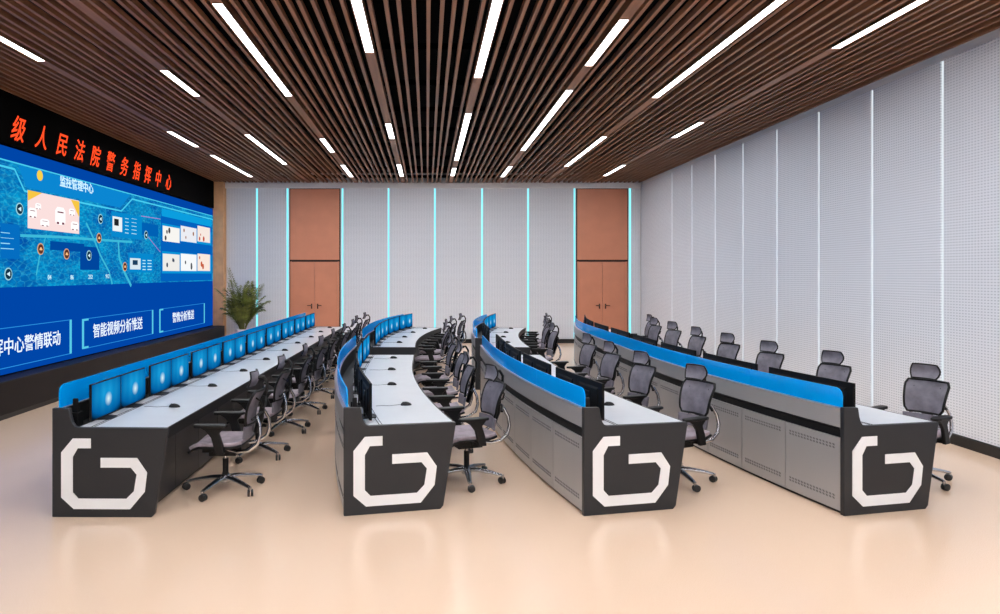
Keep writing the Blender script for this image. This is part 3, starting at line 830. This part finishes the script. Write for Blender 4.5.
rows = [
  ('A', straight(-3.155, 5.9, .012), 0, 11.4, 9, 'long straight control console in front of the video wall, with blue acrylic screens', 'the straight left console'),
  ('B', curved(-1.17), 0, 5.40, 4, 'curved control console with G emblem, second from the left at the front', 'the front curved console left of centre'),
  ('Bf', curved(-1.17), 6.50, 11.35, 4, 'farther curved console behind the second one from the left, near the back wall', 'the far curved console left of centre'),
  ('C', curved(.86), 0, 5.40, 4, 'curved control console with G emblem, second from the right at the front', 'the front curved console right of centre'),
  ('Cf', curved(.86), 6.50, 11.35, 4, 'farther curved console behind the second one from the right, near the back wall', 'the far curved console right of centre'),
  ('D', curved(3.06), 0, 10.85, 8, 'long curved control console nearest the perforated right wall', 'the rightmost console'),
]
for (key, f, s0, s1, nmod, label, where) in rows:
    a, pitch = console('control_console', f, s0, s1, nmod, label, near_logo=key in 'ABCD', zt=1.105 if key == 'A' else 1.072)
    far = key in ('Bf', 'Cf')
    look = 'blue-screened monitor' if key in ('A', 'Bf', 'B') else 'black monitor'
    for i in range(nmod):
        c = a+pitch*(i+.5)
        if key == 'A': c = a + pitch*(i+.5) + .04

        half = .283
        for h, sg in enumerate((-1, 1)):
            s = c+sg*half
            if key in ('B', 'Bf'): look = 'thin monitor seen edge-on' if i == 0 else 'blue-screened monitor'
            place(mon0, monk, mon_used, at(f, s, .245, TOPZ+.0005), heading(f, s), f'{look}, {ORD[2*i+h]} from the front on {where}', 'monitor', f'monitors on {where}')
        s = a+pitch*(i+.5)+.21 if not key == 'A' else a+pitch*(i+.5)+.27
        place(mouse0, mousek, mouse_used, at(f, s, .66+random.uniform(-.02, .02), TOPZ+.0005), heading(f, s)+random.uniform(-.08, .08), f'black computer mouse, {ORD[i]} from the front on {where}', 'mouse', f'mice on {where}')
        s = a+pitch*(i+.5)+.1
        turn = {'A': 0, 'B': .06 if i else .17, 'Bf': .05, 'C': .28, 'Cf': .12, 'D': .34}[key]
        jit = turn + (random.uniform(-.08, .08) if i else 0)
        u = {'A': 1.23, 'B': 1.27, 'Bf': 1.22, 'C': 1.32, 'Cf': 1.22, 'D': 1.36}[key] + (random.uniform(-.03, .05) if i else 0)
        if key == 'D' and i == 0: u += .12
        g = 'mesh office chair'
        place(chair0, chairk, chair_used, at(f, s, u, 0), heading(f, s)+jit, f'{g}, {ORD[i]} from the front along {where}', 'chair', f'chairs along {where}')

# socket towers standing in the trough beside the nearest monitor of each front row
for (key, f, s0, s1, nmod, label, where) in rows:
    if key not in 'ABCD' or len(key) > 1: continue
    p = at(f, .19, .105, .7305)
    t = MB().box(-.035, -.05, 0, .035, .05, .12).box(-.02, -.03, .12, .02, -.005, .24).box(-.03, .01, .12, .02, .04, .2)
    o = t.build('socket_tower', 'black', bevel=.004); o.location = p; o.rotation_euler = (0, 0, heading(f, .19))
    tag(o, f'small black socket tower at the near end of {where}', 'socket')

# ------------------------------------------------------------------ palm
def palm(x, y):
    o = empty('potted_palm', (x, y, 0)); tag(o, 'green potted palm in a white pot by the back left corner', 'plant')
    MB().lathe([(.13, 0), (.15, .01), (.2, .42), (.215, .45), (.215, .5), (.19, .5), (.185, .46), (.001, .45)], n=28).build('pot', 'pot', o, smooth=35)
    MB().lathe([(.001, .455), (.183, .455), (.183, .475), (.001, .48)], n=20).build('soil', 'soil', o)
    st = MB(); rnd = random.Random(4)
    for k in range(40):
        az = k*2.4 + rnd.uniform(-.3, .3); lean = rnd.uniform(.08, .72); ln = rnd.uniform(.75, 1.62)*(1.12-.42*lean)
        bx_, by_ = math.cos(az)*.07, math.sin(az)*.07
        pts = []; z = .47; px, py = bx_, by_
        ang = .12+lean*.3; n = 12
        for i in range(n+1):
            pts.append(Vector((px, py, z))); ang += lean*(.045+.012*i); d = ln/n
            px += math.cos(az)*math.sin(ang)*d; py += math.sin(az)*math.sin(ang)*d; z += math.cos(ang)*d
        st.tube(pts, [.011-.0075*i/n for i in range(n+1)], 6)
        lf = MB()
        for i in range(3, n+1):
            p = pts[i]; t = (pts[i]-pts[i-1]).normalized(); side = t.cross(Vector((0, 0, 1))).normalized(); upv = side.cross(t)
            for half in (0, .5):
                q = p - (pts[i]-pts[i-1])*half
                L_ = .30*math.sin(PI*min(.95, (i-half-2)/(n-1.2)))**.6 + .05
                for s in (-1, 1):
                    d = (t*.75 + side*s*.8 + upv*rnd.uniform(-.05, .2)).normalized()
                    e = q + d*L_ + Vector((0, 0, -.09*L_/.3)); m_ = q + d*L_*.5 + Vector((0, 0, .012))
                    wv = t.cross(d).cross(d).normalized()*.016
                    lf.add([q, m_+wv, e, m_-wv, m_+upv*.004], [(0,1,4), (1,2,4), (2,3,4), (3,0,4)])
        lf.build('frond', 'leaf', o)
    st.build('stems', 'stem', o, smooth=50)
palm(-5.2, 19.75)

# ------------------------------------------------------------------ world, camera, output look
w = bpy.data.worlds.new('world'); SC.world = w; w.use_nodes = True
w.node_tree.nodes['Background'].inputs['Color'].default_value = (.6, .68, .8, 1); w.node_tree.nodes['Background'].inputs['Strength'].default_value = .3
cam = bpy.data.cameras.new('camera'); co = bpy.data.objects.new('camera', cam); COL.objects.link(co)
co.location = (0, 0, CAM_H); co.rotation_euler = (PI/2, 0, 0)
cam.sensor_width = 36; cam.lens = 700/1000*36
cam.shift_x = (500-427)/1000; cam.shift_y = -(307-274)/1000
cam.clip_end = 100
SC.camera = co
SC.view_settings.view_transform = 'Standard'; SC.view_settings.look = 'None'
SC.view_settings.exposure = .16; SC.view_settings.gamma = 1; SC.view_settings.use_curve_mapping = False
SC.cycles.use_denoising = True
SC.cycles.max_bounces = 8; SC.cycles.diffuse_bounces = 4; SC.cycles.glossy_bounces = 4; SC.cycles.transparent_max_bounces = 12
SC.cycles.sample_clamp_indirect = 6; SC.cycles.sample_clamp_direct = 5
